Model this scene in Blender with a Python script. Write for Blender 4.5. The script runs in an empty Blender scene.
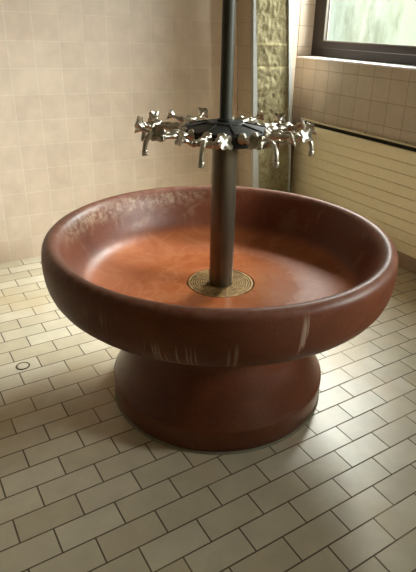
import bpy, bmesh, math, random
from mathutils import Vector, Matrix
random.seed(4)
C = bpy.context.scene.collection
S = bpy.context.scene
PI = math.pi

# ------------------------------------------------------------------ camera, light, exposure
def make_camera():
    f, pitch, roll, yaw = 532.77, 0.42996, 0.04387, 0.59497
    cd = bpy.data.cameras.new('camera'); cam = bpy.data.objects.new('camera', cd); C.objects.link(cam)
    fwd = Vector((math.sin(yaw)*math.cos(pitch), math.cos(yaw)*math.cos(pitch), -math.sin(pitch)))
    right = Vector((math.cos(yaw), -math.sin(yaw), 0)); up = right.cross(fwd)
    R = math.cos(roll)*right + math.sin(roll)*up
    U = -math.sin(roll)*right + math.cos(roll)*up
    m = Matrix((R, U, -fwd)).transposed().to_4x4()
    m.translation = Vector((-1.0541, -1.6873, 1.4653))
    cam.matrix_world = m
    cd.sensor_fit = 'VERTICAL'; cd.sensor_height = 36; cd.sensor_width = 36
    cd.lens = f*36/572
    cd.shift_x = -(237.05-208)/572; cd.shift_y = -(286-271.44)/572
    cd.clip_start = 0.02
    S.camera = cam
make_camera()

W = bpy.data.worlds.new('sky'); S.world = W; W.use_nodes = True
W.node_tree.nodes['Background'].inputs[0].default_value = (0.88, 0.96, 0.97, 1)
W.node_tree.nodes['Background'].inputs[1].default_value = 3

def area(name, loc, target, sx, sy, power, col):
    d = bpy.data.lights.new(name, 'AREA'); d.shape = 'RECTANGLE'; d.size = sx; d.size_y = sy
    d.energy = power; d.color = col
    o = bpy.data.objects.new(name, d); C.objects.link(o); o.location = loc
    o.rotation_euler = (Vector(target)-Vector(loc)).to_track_quat('-Z', 'Y').to_euler()
    return o
# bright sky standing over the light well outside the two windows
area('sky_over_well', (4.2, 1.7, 4.75), (1.2, 0.9, 1.2), 3.4, 3.2, 3900, (1.0, .985, .95))
area('low_sky_over_well', (5.4, -4.6, 3.1), (-0.3, 1.8, 0.9), 3.2, 1.7, 1500, (1.0, .985, .95))
S.view_settings.view_transform = 'Standard'; S.view_settings.look = 'None'
S.view_settings.gamma = 1; S.view_settings.use_curve_mapping = False
S.view_settings.exposure = 0.28
S.cycles.max_bounces = 10; S.cycles.diffuse_bounces = 6; S.cycles.use_denoising = True
S.cycles.caustics_reflective = False; S.cycles.caustics_refractive = False
S.cycles.sample_clamp_indirect = 6

# ------------------------------------------------------------------ node helpers
def lin(r, g, b):
    f = lambda c: (c/255/12.92 if c/255 <= 0.04045 else ((c/255+0.055)/1.055)**2.4)
    return (f(r), f(g), f(b), 1)
class NT:
    def __init__(s, name):
        s.m = bpy.data.materials.new(name); s.m.use_nodes = True
        s.t = s.m.node_tree; s.n = s.t.nodes; s.b = s.n['Principled BSDF']
    def new(s, ty, **k):
        n = s.n.new(ty)
        for a, v in k.items(): setattr(n, a, v)
        return n
    def put(s, sock, v):
        if isinstance(v, bpy.types.NodeSocket): s.t.links.new(v, sock)
        else: sock.default_value = v
    def math(s, op, a, b=0.0, c=0.0, clamp=False):
        n = s.new('ShaderNodeMath', operation=op, use_clamp=clamp)
        for i, v in enumerate((a, b, c)): s.put(n.inputs[i], v)
        return n.outputs[0]
    def coords(s):
        o = s.new('ShaderNodeTexCoord').outputs['Object']
        x = s.new('ShaderNodeSeparateXYZ'); s.put(x.inputs[0], o)
        return o, x.outputs
    def vec(s, x, y, z=0.0):
        n = s.new('ShaderNodeCombineXYZ')
        for i, v in enumerate((x, y, z)): s.put(n.inputs[i], v)
        return n.outputs[0]
    def noise(s, v, scale, detail=4, rough=.55, dist=0.0):
        n = s.new('ShaderNodeTexNoise'); s.put(n.inputs['Vector'], v)
        n.inputs['Scale'].default_value = scale; n.inputs['Detail'].default_value = detail
        n.inputs['Roughness'].default_value = rough; n.inputs['Distortion'].default_value = dist
        return n.outputs['Fac']
    def ramp(s, f, stops):
        n = s.new('ShaderNodeValToRGB'); s.put(n.inputs[0], f)
        e = n.color_ramp.elements
        while len(e) < len(stops): e.new(0.5)
        for el, (p, c) in zip(e, stops):
            el.position = p; el.color = c if isinstance(c, tuple) else (c, c, c, 1)
        return n.outputs[0]
    def mix(s, f, a, b, mode='MIX'):
        n = s.new('ShaderNodeMix', data_type='RGBA', blend_type=mode)
        s.put(n.inputs[0], f); s.put(n.inputs[6], a); s.put(n.inputs[7], b)
        return n.outputs[2]
    def step(s, v, lo, hi):
        n = s.new('ShaderNodeMapRange', interpolation_type='SMOOTHSTEP')
        s.put(n.inputs[0], v); n.inputs[1].default_value = lo; n.inputs[2].default_value = hi
        return n.outputs[0]
    def bump(s, h, strength, dist=0.002):
        n = s.new('ShaderNodeBump'); n.inputs['Strength'].default_value = strength
        n.inputs['Distance'].default_value = dist; s.put(n.inputs['Height'], h)
        s.put(s.b.inputs['Normal'], n.outputs[0]); return n
    def out(s, col, rough, metal=0.0, spec=None):
        s.put(s.b.inputs['Base Color'], col); s.put(s.b.inputs['Roughness'], rough)
        s.put(s.b.inputs['Metallic'], metal)
        if spec is not None: s.b.inputs['Specular IOR Level'].default_value = spec
        return s.m

def tile_mat(name, ax, off, bw, rh, c1, c2, mort, gap, rough, offset=0.0, mott=0.10, bumpy=0.5, smooth=0.3, dirt=None, odd=None):
    k = NT(name); o, x = k.coords()
    u = k.math('SUBTRACT', x[ax[0]], off[0]); v = k.math('SUBTRACT', x[ax[1]], off[1])
    br = k.new('ShaderNodeTexBrick', offset=offset, offset_frequency=2, squash=1.0)
    k.put(br.inputs['Vector'], k.vec(u, v))
    br.inputs['Color1'].default_value = c1; br.inputs['Color2'].default_value = c2
    br.inputs['Mortar'].default_value = mort; br.inputs['Scale'].default_value = 1
    br.inputs['Mortar Size'].default_value = gap; br.inputs['Mortar Smooth'].default_value = smooth
    br.inputs['Brick Width'].default_value = bw; br.inputs['Row Height'].default_value = rh
    fac = br.outputs['Fac']
    n1 = k.noise(o, 9, 5, .6, .3); n2 = k.noise(o, 160, 3)
    col = k.mix(1.0, br.outputs['Color'], k.ramp(n1, [(.3, 1-mott), (.7, 1+mott*0.4)]), 'MULTIPLY')
    if dirt:
        col = k.mix(k.step(k.noise(o, 2.1, 3), .5, .68), col, k.mix(.55, col, dirt))
    k.bump(k.math('ADD', k.math('MULTIPLY', fac, -1.0), k.math('MULTIPLY', n1, .35)), bumpy, .0016)
    r = k.math('ADD', k.math('MULTIPLY', fac, .5), k.math('ADD', rough-.06, k.math('MULTIPLY', n1, .12)), clamp=True)
    return k.out(col, r)

M = {}
M['floor'] = tile_mat('cream_floor_tiles', (0, 1), (-.6404-40*.2018, 1.1011-101*.1002), .2018, .1002,
    lin(214, 205, 183), lin(196, 184, 157), lin(104, 92, 74), .0028, .42, offset=.5, mott=.12, bumpy=.5, smooth=.15, dirt=lin(196, 172, 132))
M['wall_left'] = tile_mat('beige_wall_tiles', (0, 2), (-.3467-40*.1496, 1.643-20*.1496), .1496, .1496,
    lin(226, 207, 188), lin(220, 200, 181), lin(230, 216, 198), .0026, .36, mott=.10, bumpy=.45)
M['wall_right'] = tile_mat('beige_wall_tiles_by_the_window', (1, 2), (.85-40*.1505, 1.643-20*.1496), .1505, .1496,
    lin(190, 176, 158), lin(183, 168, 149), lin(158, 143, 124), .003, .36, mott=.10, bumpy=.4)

def plain(name, col, rough, metal=0.0, nscale=30, amt=.08, bump=0.0, spec=None):
    k = NT(name); o, x = k.coords(); n = k.noise(o, nscale, 4)
    c = k.mix(1.0, col, k.ramp(n, [(.3, 1-amt), (.7, 1+amt*.5)]), 'MULTIPLY')
    if bump: k.bump(n, bump, .002)
    return k.out(c, k.math('ADD', rough-.05, k.math('MULTIPLY', n, .1)), metal, spec)
M['plaster'] = plain('white_plaster', lin(206, 200, 188), .8, bump=.1)
M['dim_plaster'] = plain('grey_beige_plaster', lin(150, 142, 126), .8, bump=.1)
M['white_paint'] = plain('white_painted_trim', lin(184, 185, 182), .45)
M['sill'] = plain('pale_sill_stone', lin(226, 218, 220), .3)
M['frame'] = plain('dark_brown_window_frame', lin(44, 36, 30), .5, amt=.15, spec=.3)
M['gasket'] = plain('black_rubber_gasket', lin(24, 24, 26), .6)
M['bead'] = plain('grey_glazing_bead', lin(110, 104, 94), .4)
M['radiator'] = plain('cream_enamel', lin(240, 228, 194), .42, amt=.04)
M['gap'] = plain('radiator_slot_shade', lin(58, 52, 34), .7)
M['ledge'] = plain('pale_olive_ledge', lin(222, 212, 182), .5)
M['plinth'] = plain('brown_base_tile', lin(176, 156, 136), .45)
M['screw'] = plain('dark_screw_head', lin(60, 52, 40), .4, .6)
M['chrome'] = plain('worn_chrome', lin(190, 183, 168), .31, 1.0, 60, .22)
M['chrome_handle'] = plain('bright_chrome', lin(196, 190, 176), .28, 1.0, 60, .16)
M['copper'] = plain('bare_copper_collar', lin(150, 84, 58), .35, 1.0)
M['hub'] = plain('blackened_cast_hub', lin(27, 27, 23), .5, .0, 40, .25, .1, .3)
M['upper_pipe'] = plain('dark_green_grey_pipe', lin(60, 59, 50), .5, .0, 25, .2, .05, .3)
M['hole_shade'] = plain('painted_hole_shade', lin(22, 18, 12), .8)

def lower_pipe_mat():
    k = NT('brushed_steel_column'); o, x = k.coords()
    n = k.noise(k.vec(k.math('MULTIPLY', x[0], 40), k.math('MULTIPLY', x[1], 40), k.math('MULTIPLY', x[2], 3)), 1, 5)
    c = k.mix(n, lin(88, 81, 68), lin(124, 114, 96))
    return k.out(c, k.math('ADD', .26, k.math('MULTIPLY', n, .15)), .8)
M['lower_pipe'] = lower_pipe_mat()

def brass_mat():
    k = NT('tarnished_brass'); o, x = k.coords(); n = k.noise(o, 45, 5)
    c = k.mix(k.step(n, .35, .7), lin(172, 138, 88), lin(118, 92, 54))
    return k.out(c, .42, .55)
M['brass'] = brass_mat()

def stone_mat(name, bowl):
    k = NT(name); o, x = k.coords()
    n1 = k.noise(o, 5, 6, .6, .4); n2 = k.noise(o, 240, 2, .6); n3 = k.noise(o, 26, 5, .65)
    c = k.mix(k.step(n1, .3, .7), lin(92, 48, 29), lin(108, 58, 36))
    c = k.mix(k.math('MULTIPLY', k.step(n3, .5, .7), .35), c, lin(88, 47, 36))
    c = k.mix(k.math('MULTIPLY', k.step(n2, .60, .68), .45), c, lin(140, 92, 72))
    c = k.mix(k.math('MULTIPLY', k.step(n2, .42, .34), .5), c, lin(66, 34, 27))
    rough = k.math('ADD', .34, k.math('MULTIPLY', n3, .2))
    if bowl:
        r = k.math('SQRT', k.math('ADD', k.math('MULTIPLY', x[0], x[0]), k.math('MULTIPLY', x[1], x[1])))
        th = k.math('ARCTAN2', x[1], x[0])
        # basin floor: lighter orange, the light on it put into the colour
        inside = k.math('MULTIPLY', k.step(r, .60, .50), k.step(x[2], .575, .53))
        c = k.mix(k.math('MULTIPLY', inside, .75), c, k.mix(k.step(n1, .35, .65), lin(158, 85, 46), lin(172, 100, 60)))
        # wandering pale veins on the basin floor
        vn = k.noise(o, 4.5, 2, .5, 1.4)
        vein = k.math('MULTIPLY', k.step(k.math('ABSOLUTE', k.math('SUBTRACT', vn, .5)), .05, .0), k.math('MULTIPLY', inside, .10))
        c = k.mix(vein, c, lin(214, 160, 118))
        # scale under the inner rim (patchy, on the far left side)
        ang = k.math('MULTIPLY', k.step(th, .9, 1.5), k.step(th, 2.9, 2.4))
        band = k.math('MULTIPLY', k.step(x[2], .63, .69), k.step(x[2], .724, .705))
        gn = k.step(k.noise(o, 34, 8, .75, .2), .40, .68)
        gr = k.math('MULTIPLY', k.math('MULTIPLY', ang, band), k.math('MULTIPLY', gn, k.step(r, .64, .62)))
        c = k.mix(k.math('MULTIPLY', gr, .62), c, lin(176, 156, 132))
        band2 = k.math('MULTIPLY', k.step(x[2], .54, .60), k.step(x[2], .72, .66))
        g2 = k.math('MULTIPLY', k.math('MULTIPLY', band2, k.step(r, .64, .61)), k.math('MULTIPLY', k.step(k.noise(o, 7, 5, .6, .8), .52, .66), .3))
        c = k.mix(g2, c, lin(150, 122, 100))
        # worn, paler rim
        rimm = k.math('MULTIPLY', k.step(x[2], .70, .727), k.math('MULTIPLY', k.step(n3, .25, .65), .5))
        c = k.mix(rimm, c, lin(136, 100, 86))
        # lime runs on the outside
        sn = k.noise(k.vec(k.math('MULTIPLY', th, 80), k.math('MULTIPLY', x[2], 4)), 1.0, 3, .6)
        outside = k.step(r, .605, .64)
        def runs(a0, w, lo, hi, thr, amt):
            am = k.step(k.math('ABSOLUTE', k.math('SUBTRACT', th, math.radians(a0))), math.radians(w), math.radians(w*.35))
            zm = k.math('MULTIPLY', k.step(x[2], lo-.02, lo+.015), k.step(x[2], hi+.03, hi-.03))
            return k.math('MULTIPLY', k.math('MULTIPLY', am, zm), k.math('MULTIPLY', k.math('MULTIPLY', k.step(sn, thr, thr+.12), outside), amt))
        for args in ((-134, 10, .50, .60, .50, .5), (-100.5, .8, .60, .69, .34, .7), (-101.2, .35, .575, .66, .2, .45), (-99.6, .3, .64, .70, .2, .5), (-117.8, .7, .49, .62, .2, .35),
                     (-119.6, .5, .49, .60, .2, .35), (-60, 12, .60, .70, .56, .3), (-155, 10, .55, .66, .58, .25)):
            c = k.mix(runs(*args), c, lin(186, 164, 146))
        wet = k.math('MULTIPLY', inside, k.step(r, .42, .25))
        rough = k.math('SUBTRACT', rough, k.math('MULTIPLY', wet, .25))
    k.bump(k.math('ADD', n2, k.math('MULTIPLY', n3, .6)), .12, .001)
    return k.out(c, rough if bowl else k.math('SUBTRACT', rough, .12), 0.0, .28 if bowl else .36)
M['bowl'] = stone_mat('red_brown_cast_stone', True)
M['pedestal'] = stone_mat('red_brown_cast_stone_foot', False)
M['seal'] = plain('grey_sealant', lin(128, 122, 104), .6)

def rubble_mat():
    k = NT('raw_limestone'); o, x = k.coords()
    n1 = k.noise(o, 12, 8, .7, .5); n2 = k.noise(o, 60, 6, .7)
    c = k.mix(k.step(n1, .3, .7), lin(122, 112, 80), lin(168, 158, 122))
    c = k.mix(k.math('MULTIPLY', k.step(n2, .55, .7), .6), c, lin(184, 175, 142))
    c = k.mix(k.math('MULTIPLY', k.step(k.noise(o, 34, 6, .7, 1.0), .55, .66), .6), c, lin(92, 80, 52))
    j = None
    for z in (1.365, 1.21):
        d = k.math('ABSOLUTE', k.math('SUBTRACT', k.math('ADD', x[2], k.math('MULTIPLY', k.math('SUBTRACT', n1, .5), .02)), z))
        c = k.mix(k.math('MULTIPLY', k.step(d, .010, .004), .8), c, lin(192, 180, 136))
    low = k.step(k.noise(o, 3, 3), .5, .6)
    c = k.mix(k.math('MULTIPLY', k.math('MULTIPLY', k.step(x[2], 1.2, 1.1), low), .4), c, lin(134, 132, 112))
    k.bump(k.math('ADD', n1, k.math('MULTIPLY', n2, .5)), .55, .010)
    return k.out(c, .85, 0.0, .25)
M['rubble'] = rubble_mat()

def concrete_mat():
    k = NT('stained_light_well_concrete'); o, x = k.coords()
    n = k.noise(k.vec(k.math('MULTIPLY', x[1], 4), k.math('MULTIPLY', x[2], 1.1)), 1, 6, .65)
    c = k.mix(k.step(n, .48, .70), lin(146, 155, 148), lin(112, 117, 104))
    d = k.math('ABSOLUTE', k.math('SUBTRACT', x[2], 1.99))
    c = k.mix(k.math('MULTIPLY', k.step(d, .012, .005), .5), c, lin(150, 150, 140))
    sp = k.step(k.noise(o, 24, 3, .5), .70, .74)
    c = k.mix(k.math('MULTIPLY', sp, .6), c, lin(96, 92, 76))
    return k.out(c, .9)
M['concrete'] = concrete_mat()

def glass_mat():
    k = NT('window_glass')
    tr = k.new('ShaderNodeBsdfTransparent'); tr.inputs[0].default_value = (.93, .96, .95, 1)
    gl = k.new('ShaderNodeBsdfGlossy'); gl.inputs['Roughness'].default_value = .03
    lw = k.new('ShaderNodeLayerWeight'); lw.inputs[0].default_value = .5
    fr = k.math('ADD', .04, k.math('MULTIPLY', k.math('POWER', lw.outputs['Facing'], 5.0), .9))
    mx = k.new('ShaderNodeMixShader'); k.put(mx.inputs[0], fr)
    k.put(mx.inputs[1], tr.outputs[0]); k.put(mx.inputs[2], gl.outputs[0])
    k.put(k.n['Material Output'].inputs[0], mx.outputs[0]); return k.m
M['glass'] = glass_mat()

# ------------------------------------------------------------------ mesh helpers
def obj(name, bm, mat, parent=None, smooth=False, angle=40):
    me = bpy.data.meshes.new(name); bmesh.ops.recalc_face_normals(bm, faces=bm.faces)
    bm.to_mesh(me); bm.free()
    if smooth:
        me.polygons.foreach_set('use_smooth', [True]*len(me.polygons))
        me.set_sharp_from_angle(angle=math.radians(angle))
    o = bpy.data.objects.new(name, me); C.objects.link(o)
    for m in (mat if isinstance(mat, (list, tuple)) else [mat]): me.materials.append(m)
    if parent: o.parent = parent
    return o
def box(bm, a, b, bev=0.0):
    v = [bm.verts.new((x, y, z)) for x in (a[0], b[0]) for y in (a[1], b[1]) for z in (a[2], b[2])]
    fs = [bm.faces.new([v[i] for i in q]) for q in ((0,1,3,2),(4,6,7,5),(0,4,5,1),(2,3,7,6),(0,2,6,4),(1,5,7,3))]
    if bev:
        es = list({e for f in fs for e in f.edges})
        bmesh.ops.bevel(bm, geom=es, offset=bev, segments=2, affect='EDGES', profile=.5)
def prism(bm, quad_bottom, quad_top):
    a = [bm.verts.new(p) for p in quad_bottom]; b = [bm.verts.new(p) for p in quad_top]
    n = len(a)
    bm.faces.new(a); bm.faces.new(b)
    for i in range(n): bm.faces.new((a[i], a[(i+1) % n], b[(i+1) % n], b[i]))
def lathe(bm, prof, seg=64, mat=None, closed=False):
    """prof: (r, z) list, turned about z; mat = optional 4x4 placing."""
    rings = []
    for r, z in prof:
        if r < 1e-6: rings.append([bm.verts.new((0, 0, z))])
        else: rings.append([bm.verts.new((r*math.cos(2*PI*i/seg), r*math.sin(2*PI*i/seg), z)) for i in range(seg)])
    pairs = list(zip(rings, rings[1:])) + ([(rings[-1], rings[0])] if closed else [])
    for A, B in pairs:
        for i in range(seg):
            j = (i+1) % seg
            if len(A) == 1 and len(B) == 1: continue
            if len(A) == 1: bm.faces.new((A[0], B[i], B[j]))
            elif len(B) == 1: bm.faces.new((A[i], A[j], B[0]))
            else: bm.faces.new((A[i], A[j], B[j], B[i]))
    if mat is not None:
        bmesh.ops.transform(bm, matrix=mat, verts=[v for R in rings for v in R])
    return rings
def smooth_path(pts, n=5):
    P = [Vector(p) for p in pts]; out = []
    for i in range(len(P)-1):
        p0 = P[max(i-1, 0)]; p1 = P[i]; p2 = P[i+1]; p3 = P[min(i+2, len(P)-1)]
        for k in range(n):
            t = k/n
            out.append(.5*((2*p1)+(p2-p0)*t+(2*p0-5*p1+4*p2-p3)*t*t+(3*p1-p0-3*p2+p3)*t**3))
    out.append(P[-1]); return out
def tube(bm, pts, rad, seg=14):
    n = len(pts); rad = rad if isinstance(rad, (list, tuple)) else [rad]*n
    rings = []; ref = None
    for i, p in enumerate(pts):
        t = (pts[min(i+1, n-1)]-pts[max(i-1, 0)]).normalized()
        if ref is None: ref = t.orthogonal().normalized()
        ref = (ref-t*ref.dot(t)).normalized(); b = t.cross(ref)
        rings.append([bm.verts.new(p+rad[i]*(math.cos(2*PI*k/seg)*ref+math.sin(2*PI*k/seg)*b)) for k in range(seg)])
    for A, B in zip(rings, rings[1:]):
        for k in range(seg): bm.faces.new((A[k], A[(k+1) % seg], B[(k+1) % seg], B[k]))
    bm.faces.new(rings[0]); bm.faces.new(rings[-1])
def along(p, d):
    q = Vector((0, 0, 1)).rotation_difference(Vector(d).normalized())
    return Matrix.Translation(Vector(p)) @ q.to_matrix().to_4x4()
def thing(name, label, cat, loc=(0, 0, 0), group=None):
    o = bpy.data.objects.new(name, None); C.objects.link(o); o.location = loc
    o['label'] = label; o['category'] = cat
    if group: o['group'] = group
    return o
def tag(o, label, cat):
    o['label'] = label; o['category'] = cat; return o
def struct(name, bm, mat, parent=None, **k):
    o = obj(name, bm, mat, parent, **k)
    o['kind'] = 'structure'
    return o

# ------------------------------------------------------------------ the room
XR, YL, X0, Y0, H = 1.81, 1.80, -2.7, -3.3, 2.6
NOOK = 1.96
bm = bmesh.new(); box(bm, (X0-.15, Y0-.15, -.12), (XR+.3, NOOK+.15, 0)); struct('floor', bm, M['floor'])
bm = bmesh.new(); box(bm, (X0-.15, Y0-.15, H), (XR+.3, NOOK+.15, H+.12)); struct('ceiling', bm, M['plaster'])
bm = bmesh.new(); box(bm, (X0-.15, YL, 0), (1.24, YL+.31, H)); struct('wall_left', bm, M['wall_left'])
bm = bmesh.new(); box(bm, (X0-.15, Y0-.15, 0), (X0, YL, H)); struct('wall_far_side', bm, M['dim_plaster'])
bm = bmesh.new(); box(bm, (X0, Y0-.15, 0), (XR+.3, Y0, H)); struct('wall_rear', bm, M['dim_plaster'])
# right wall, pierced by two windows; the light well is beyond it
WZ0, WZ1 = 1.268, 2.45
WIN = [(.64, 1.835), (-2.5, -.5)]
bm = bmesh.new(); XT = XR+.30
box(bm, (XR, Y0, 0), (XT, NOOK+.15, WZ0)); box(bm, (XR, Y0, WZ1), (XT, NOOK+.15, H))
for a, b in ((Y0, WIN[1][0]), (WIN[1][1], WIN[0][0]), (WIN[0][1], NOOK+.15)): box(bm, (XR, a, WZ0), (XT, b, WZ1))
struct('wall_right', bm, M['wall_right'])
bm = bmesh.new(); box(bm, (1.24, NOOK, 0), (XR, NOOK+.15, H)); struct('wall_nook', bm, M['plaster'])

def window(n, y0, y1):
    fx0, fx1 = XR+.14, XR+.20
    bm = bmesh.new()                                    # outer frame
    box(bm, (fx0, y0+.002, WZ0+.012), (fx1, y0+.085, WZ1-.002)); box(bm, (fx0, y1-.085, WZ0+.012), (fx1, y1-.002, WZ1-.002))
    box(bm, (fx0, y0+.085, WZ0+.012), (fx1, y1-.085, WZ0+.075)); box(bm, (fx0, y0+.085, WZ1-.07), (fx1, y1-.085, WZ1-.002))
    w = struct('window_%d' % n, bm, M['frame'])
    a, b, c, d = y0+.087, y1-.087, WZ0+.077, WZ1-.072
    bm = bmesh.new(); sx0, sx1, t = fx0-.012, fx0+.035, .045
    box(bm, (sx0, a, c), (sx1, a+t, d)); box(bm, (sx0, b-t, c), (sx1, b, d))
    box(bm, (sx0, a+t, c), (sx1, b-t, c+t)); box(bm, (sx0, a+t, d-t), (sx1, b-t, d))
    s = obj('window_frame', bm, M['frame'], w)
    bm = bmesh.new(); g = .010; a2, b2, c2, d2 = a+t, b-t, c+t, d-t
    box(bm, (sx0+.004, a2, c2), (sx0+.02, a2+g, d2)); box(bm, (sx0+.004, b2-g, c2), (sx0+.02, b2, d2))
    box(bm, (sx0+.004, a2+g, c2), (sx0+.02, b2-g, c2+g)); box(bm, (sx0+.004, a2+g, d2-g), (sx0+.02, b2-g, d2))
    obj('glazing_bead', bm, M['bead'], s)
    bm = bmesh.new(); box(bm, (sx0+.021, a2, c2), (sx0+.027, b2, d2)); obj('pane', bm, M['glass'], s)
    bm = bmesh.new(); box(bm, (XR-.022, y0, WZ0-.003), (fx0+.02, y1, WZ0+.010), .003); obj('window_sill', bm, M['sill'], w)
for i, (a, b) in enumerate(WIN): window(i+1, a, b)
# light well outside
bm = bmesh.new(); box(bm, (3.05, -5, -.1), (3.2, 6.0, 1.95)); struct('wall_light_well', bm, M['concrete'])
bm = bmesh.new(); box(bm, (XR, -6.0, H+.12), (XT, 6.0, 8.0)); struct('wall_sky_blocker', bm, plain('dark_render', lin(84, 78, 68), .9))  # unseen dark wall, added to keep sky light off the well
bm = bmesh.new(); box(bm, (XT, -5, .75), (3.05, 6.0, .85)); struct('light_well_floor', bm, M['concrete'])

# corner pillar with a stone chase between two edge strips
def lean(x_top, x_bot): return lambda z: x_bot + (x_top-x_bot)*(z-.35)/1.29
PY = 1.60
L0 = lean(1.199, 1.279); L1 = lean(1.218, 1.330); R0 = lean(1.497, 1.631); R1 = lean(1.532, 1.640)
bm = bmesh.new()
f = lambda z: [(L0(z), PY+.012, z), (1.62, PY+.012, z), (1.62, NOOK-.0, z), (L0(z), NOOK-.0, z)]
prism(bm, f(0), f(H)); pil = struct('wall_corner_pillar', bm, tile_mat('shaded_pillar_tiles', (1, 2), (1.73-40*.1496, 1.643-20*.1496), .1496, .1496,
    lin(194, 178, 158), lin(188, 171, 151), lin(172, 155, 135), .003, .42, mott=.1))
bm = bmesh.new(); nx, nz = 30, 210
import mathutils
grid = []
for j in range(nz+1):
    z = H*j/nz; row = []
    for i in range(nx+1):
        u = i/nx; x = L1(z)-.004+(R0(z)+.008-L1(z))*u
        p = Vector((x*14, z*14, 3.3))
        d = .007*mathutils.noise.fractal(p, 1.0, 2.0, 5) + .004*mathutils.noise.noise(p*4)
        for zz in (1.365, 1.21, .86, .5):
            d += .006*math.exp(-((z+.006*mathutils.noise.noise(Vector((x*20, zz, 0)))-zz)/.007)**2)*(-1 if zz == 1.21 else .6)
        row.append(bm.verts.new((x, PY+.004-d, z)))
    grid.append(row)
for j in range(nz):
    for i in range(nx): bm.faces.new((grid[j][i], grid[j][i+1], grid[j+1][i+1], grid[j+1][i]))
o = struct('exposed_stone', bm, M['rubble'], pil, smooth=True, angle=80)
for n, (A, B, y) in enumerate(((L0, L1, PY-.012), (R0, R1, PY-.012))):
    bm = bmesh.new(); g = lambda z: [(A(z), y, z), (B(z)+(.0 if n == 0 else .004), y, z), (B(z)+(.0 if n == 0 else .004), PY+.014, z), (A(z), PY+.014, z)]
    prism(bm, g(0), g(H)); struct('trim_%d' % (n+1), bm, M['white_paint'])

# plinth under the radiator, and a base course on the left wall
bm = bmesh.new(); box(bm, (XR-.022, Y0, 0), (XR, NOOK, .13)); struct('baseboard_right', bm, M['plinth'])

# ------------------------------------------------------------------ radiator on the right wall
t = thing('radiator', 'long cream radiator with horizontal grooves on the tiled wall under the window', 'radiator', (1.77, .2, .115))
RX, RY0, RY1 = 1.745, -1.2, 1.70
def loc(bm): bmesh.ops.translate(bm, vec=(-1.77, -.2, -.115), verts=bm.verts); return bm
bm = bmesh.new()
prof = [(RX+.02, .118), (RX+.006, .118), (RX, .124)]
z = .124
seams = [.785-.0735*i for i in range(1, 9)]
for s in reversed(seams):
    prof += [(RX, s-.0028), (RX+.007, s-.0016), (RX+.007, s+.0016), (RX, s+.0028)]
prof += [(RX, .783), (RX+.006, .790), (RX+.02, .790)]
a = [bm.verts.new((x, RY0, z)) for x, z in prof]; b = [bm.verts.new((x, RY1, z)) for x, z in prof]
n = len(a)
for i in range(n): bm.faces.new((a[i], a[(i+1) % n], b[(i+1) % n], b[i]))
bm.faces.new(a); bm.faces.new(b)
obj('front_panel', loc(bm), M['radiator'], t)
bm = bmesh.new(); box(bm, (RX+.02, RY0+.01, .132), (XR-.002, RY1-.01, .74)); box(bm, (XR-.008, RY0+.01, .74), (XR-.002, RY1-.01, .811)); obj('convector_body', loc(bm), M['gap'], t)  # convector body plus a dark backing whose colour paints the slot's shade
bm = bmesh.new(); box(bm, (XR-.030, RY0, .811), (XR-.001, RY1, .823), .002); led = obj('wall_ledge', loc(bm), M['ledge'], t)
led['label'] = 'pale ledge strip along the wall behind the slot'
for y in (1.0, .63, 1.42, .25, -.1):
    bm = bmesh.new(); lathe(bm, [(0, .004), (.004, .0035), (.0055, .001), (.0055, -.002), (0, -.002)], 12, Matrix.Translation((XR-.012, y, .823)))
    obj('screw', loc(bm), M['screw'], t, True)

# ------------------------------------------------------------------ clean-out cap in the floor
t = thing('floor_cap', 'small round cap with dark ring set in the floor tiles at left', 'floor cap', (-.714, .548, 0))
bm = bmesh.new(); lathe(bm, [(.0245, .0005), (.0255, .0022), (.0305, .0022), (.0315, .0005), (.0315, 0), (.0245, 0)], 40, closed=True)
obj('ring', bm, plain('dark_ring', lin(84, 74, 54), .5, .0), t, True)
bm = bmesh.new(); lathe(bm, [(0, .0016), (.0235, .0016), (.0245, .0), (0, .0)], 40)
obj('cover', bm, plain('cream_cap', lin(206, 197, 174), .45), t, True)

# ------------------------------------------------------------------ wash fountain
t = thing('wash_fountain', 'big round red-brown stone wash basin on a flared foot in the room centre', 'wash basin', (.006, -.004, 0))
outer = [(.648, .7300), (.658, .7288), (.668, .7240), (.676, .7160), (.6805, .7060), (.6830, .692), (.6845, .670), (.6840, .640), (.6815, .612),
         (.676, .586), (.667, .562), (.653, .540), (.636, .523), (.620, .5145), (.612, .5105), (.606, .508)]
inner = [(0, .477), (.12, .477), (.137, .477), (.139, .498), (.141, .5025), (.16, .5030), (.25, .5040), (.35, .506), (.42, .510), (.47, .516), (.505, .525), (.532, .537), (.553, .559),
         (.569, .586), (.582, .617), (.593, .650), (.604, .680), (.614, .702), (.624, .717), (.636, .7265)]
under = [(.596, .500), (.575, .486), (.54, .464), (.49, .440), (.43, .412), (.385, .387)]
bm = bmesh.new(); lathe(bm, inner+outer+under+[(.30, .385), (0, .385)], 160)
obj('bowl', bm, M['bowl'], t, True, 50)
foot = [(0, .004), (.440, .004), (.449, .010), (.4515, .020), (.4545, .085), (.4550, .101), (.4535, .1065), (.450, .110), (.4435, .124),
        (.433, .145), (.421, .172), (.408, .205), (.392, .238), (.376, .266), (.363, .296), (.357, .325), (.361, .355), (.380, .389), (.30, .389), (0, .389)]
bm = bmesh.new(); lathe(bm, foot, 128); ped = obj('pedestal', bm, M['pedestal'], t, True, 50)
bm = bmesh.new(); lathe(bm, [(.436, .0), (.4565, .0), (.456, .003), (.4515, .008), (.436, .008)], 128, closed=True)
obj('sealant_bead', bm, M['seal'], ped, True)

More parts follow.
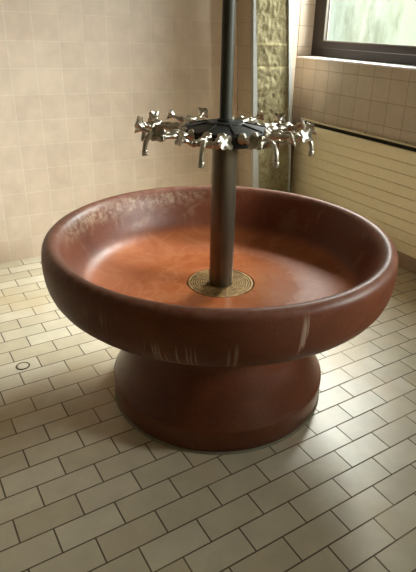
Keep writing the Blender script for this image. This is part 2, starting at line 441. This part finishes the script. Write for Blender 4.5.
# perforated drain grate lying in the sump
t = thing('drain_grate', 'round perforated brass drain grate around the column foot in the basin', 'drain grate', (.006, -.004, .477))
bm = bmesh.new()
lathe(bm, [(.126, .016), (.127, .026), (.134, .026), (.1355, .022), (.1355, .0), (.126, .0)], 96, closed=True)
obj('rim', bm, M['brass'], t, True)
bm = bmesh.new()
lathe(bm, [(.049, .012), (.126, .012), (.126, 0), (.049, 0)], 96, closed=True)
obj('hole_shade_plate', bm, M['hole_shade'], t)  # dark sheet under the perforations, its colour stands in for shade in the holes
bm = bmesh.new()
rr = [.0505+.0094*i for i in range(9)]
for i, r in enumerate(rr):
    r1 = min(r+.0046, .1262)
    lathe(bm, [(r, .0125), (r+.0006, .0245), (r1-.0006, .0245), (r1, .0125)], 96, closed=True)
    if i < len(rr)-1:
        k = int(2*PI*(r+.007)/.0085); m = i*.37
        for j in range(k):
            a = 2*PI*(j+m)/k; w = .0016
            c, s = math.cos(a), math.sin(a)
            q = [(x*c-y*s, x*s+y*c) for x, y in ((r1-.0005, -w), (rr[i+1]+.0005, -w), (rr[i+1]+.0005, w), (r1-.0005, w))]
            prism(bm, [(x, y, .0125) for x, y in q], [(x, y, .0238) for x, y in q])
obj('perforated_plate', bm, M['brass'], t)

# ------------------------------------------------------------------ tap column
t = thing('tap_column', 'grey metal column rising from the basin with a ring of chrome taps', 'tap column', (.006, -.004, .477))
def loc(bm): bmesh.ops.translate(bm, vec=(0, 0, -.477), verts=bm.verts); return bm
OX = 0.0
bm = bmesh.new(); lathe(bm, [(0, .477), (.0482, .477), (.0482, 1.083), (0, 1.083)], 64); obj('lower_pipe', loc(bm), M['lower_pipe'], t, True)
bm = bmesh.new(); lathe(bm, [(0, 1.13), (.0228, 1.13), (.0228, H), (0, H)], 48); obj('upper_pipe', loc(bm), M['upper_pipe'], t, True)
# cast hub: skirt, conical lid with ribs, collar
bm = bmesh.new()
lathe(bm, [(0, 1.080), (.145, 1.080), (.150, 1.083), (.152, 1.116), (.158, 1.118), (.160, 1.124), (.158, 1.129), (.150, 1.131), (.072, 1.146), (.066, 1.152), (.034, 1.153), (0, 1.153)], 96)
hub = obj('hub', loc(bm), M['hub'], t, True, 30)
for kx in range(8):
    a = math.radians(-122-13.5-22.5+45*kx+6); bm = bmesh.new()
    c, s = math.cos(a), math.sin(a); w0, w1 = .004, .009
    q = lambda z0, z1: [(r*c-y*s, r*s+y*c, z) for r, y, z in ((.070, -w0, z0), (.154, -w1, z1), (.154, w1, z1), (.070, w0, z0))]
    prism(bm, q(1.142, 1.126), q(1.151, 1.133)); obj('lid_rib', loc(bm), M['hub'], hub)
bm = bmesh.new(); lathe(bm, [(.0230, 1.150), (.031, 1.152), (.0305, 1.160), (.0230, 1.162)], 48, closed=True); obj('collar', loc(bm), M['hub'], hub, True)

# one mixer tap: local x = outwards, y = along the ring, origin on the column axis
ZT = 1.118
def V(x, y, z): return Vector((x if x < .2 else .2+(x-.2)*.91, y*.97, ZT+z-.477))
def handle_bm(side):
    bm = bmesh.new()
    d = Vector((.62, .68*side, .36)).normalized()
    p = V(.284, .046*side, 0.002)
    seg = 48; prof = [(.0, -.002), (.0085, -.001), (.0105, .004), (.0075, .008), (.0065, .014), (.0068, .022), (.0088, .029), (.0135, .0365), (.0205, .0425), (.0255, .0455), (.0245, .0470), (.015, .0440), (.006, .0425), (0, .0430)]
    rings = []
    mat = along(p, d)
    for r, z in prof:
        if r < 1e-6: rings.append([bm.verts.new(mat @ Vector((0, 0, z)))]); continue
        row = []
        for i in range(seg):
            a = 2*PI*i/seg
            lobe = 1.0+(.19*math.cos(4*a)-.06)*max(0, min(1, (z-.024)/.016)) if r > .008 else 1
            row.append(bm.verts.new(mat @ Vector((r*lobe*math.cos(a), r*lobe*math.sin(a), z))))
        rings.append(row)
    for A, B in zip(rings, rings[1:]):
        for i in range(seg):
            j = (i+1) % seg
            if len(A) == 1: bm.faces.new((A[0], B[i], B[j]))
            elif len(B) == 1: bm.faces.new((A[i], A[j], B[0]))
            else: bm.faces.new((A[i], A[j], B[j], B[i]))
    return bm
def make_tap():
    bm = bmesh.new()
    # cross body with swollen valve seats
    ys = [-.050, -.046, -.040, -.034, -.030, -.018, 0, .018, .030, .034, .040, .046, .050]
    rs = [.009, .0125, .0135, .0125, .0098, .0105, .0115, .0105, .0098, .0125, .0135, .0125, .009]
    tube(bm, [V(.270+.012*(abs(y)/.05)**2, y, .001) for y in ys], rs, 18)
    # stubs back to the hub
    for s in (-1, 1):
        tube(bm, smooth_path([V(.154, .026*s, .0), V(.19, .026*s, 0), V(.225, .030*s, .001), V(.268, .034*s, .001)], 5), [.0085, .0085, .0085, .0085, .0125, .0135, .0135, .0125, .0085, .0085, .0105, .0105, .0085, .0085, .0085, .0085], 14)
    body = obj('mixer_tap', bm, M['chrome'], t, True)
    for s in (-1, 1):
        bm = bmesh.new(); lathe(bm, [(0, 0), (.0185, 0), (.0195, .003), (.018, .008), (.012, .013), (.0095, .020), (0, .020)], 28, along(V(.150, .026*s, 0), (1, 0, 0)))
        obj('rosette', bm, M['chrome'], body, True)
        bm = bmesh.new(); d = Vector((.62, .68*s, .36)); lathe(bm, [(0, 0), (.0108, 0), (.0108, .006), (0, .006)], 6, along(V(.280, .037*s, .0), d))
        obj('packing_nut', bm, M['copper'], body)
        obj('handle', handle_bm(s), M['chrome_handle'], body, True, 60)
    bm = bmesh.new()
    path = smooth_path([V(.270, 0, .0), V(.290, 0, .006), (V(.311, 0, .001)), V(.325, 0, -.016), V(.330, 0, -.036), V(.331, 0, -.046)], 6)
    n = len(path); tube(bm, path, [.0115-.003*min(1, i/(n*.5)) for i in range(n)], 16)
    sp = obj('spout', bm, M['chrome'], body, True)
    bm = bmesh.new(); lathe(bm, [(0, 0), (.0100, 0), (.0108, .002), (.0108, .0065), (.0095, .008), (.0108, .0095), (.0108, .016), (.0095, .018), (0, .018)], 24, along(V(.331, 0, -.063), (0, 0, 1)))
    obj('aerator', bm, M['chrome_handle'], sp, True)
    return body
tap = make_tap()
def copy_tree(o, parent):
    c = o.copy(); C.objects.link(c); c.parent = parent
    for ch in list(o.children): copy_tree(ch, c)
    return c
base = math.radians(-122-13.5)
for i in range(1, 8):
    c = copy_tree(tap, t); c.rotation_euler.z = base+i*PI/4
tap.rotation_euler.z = base
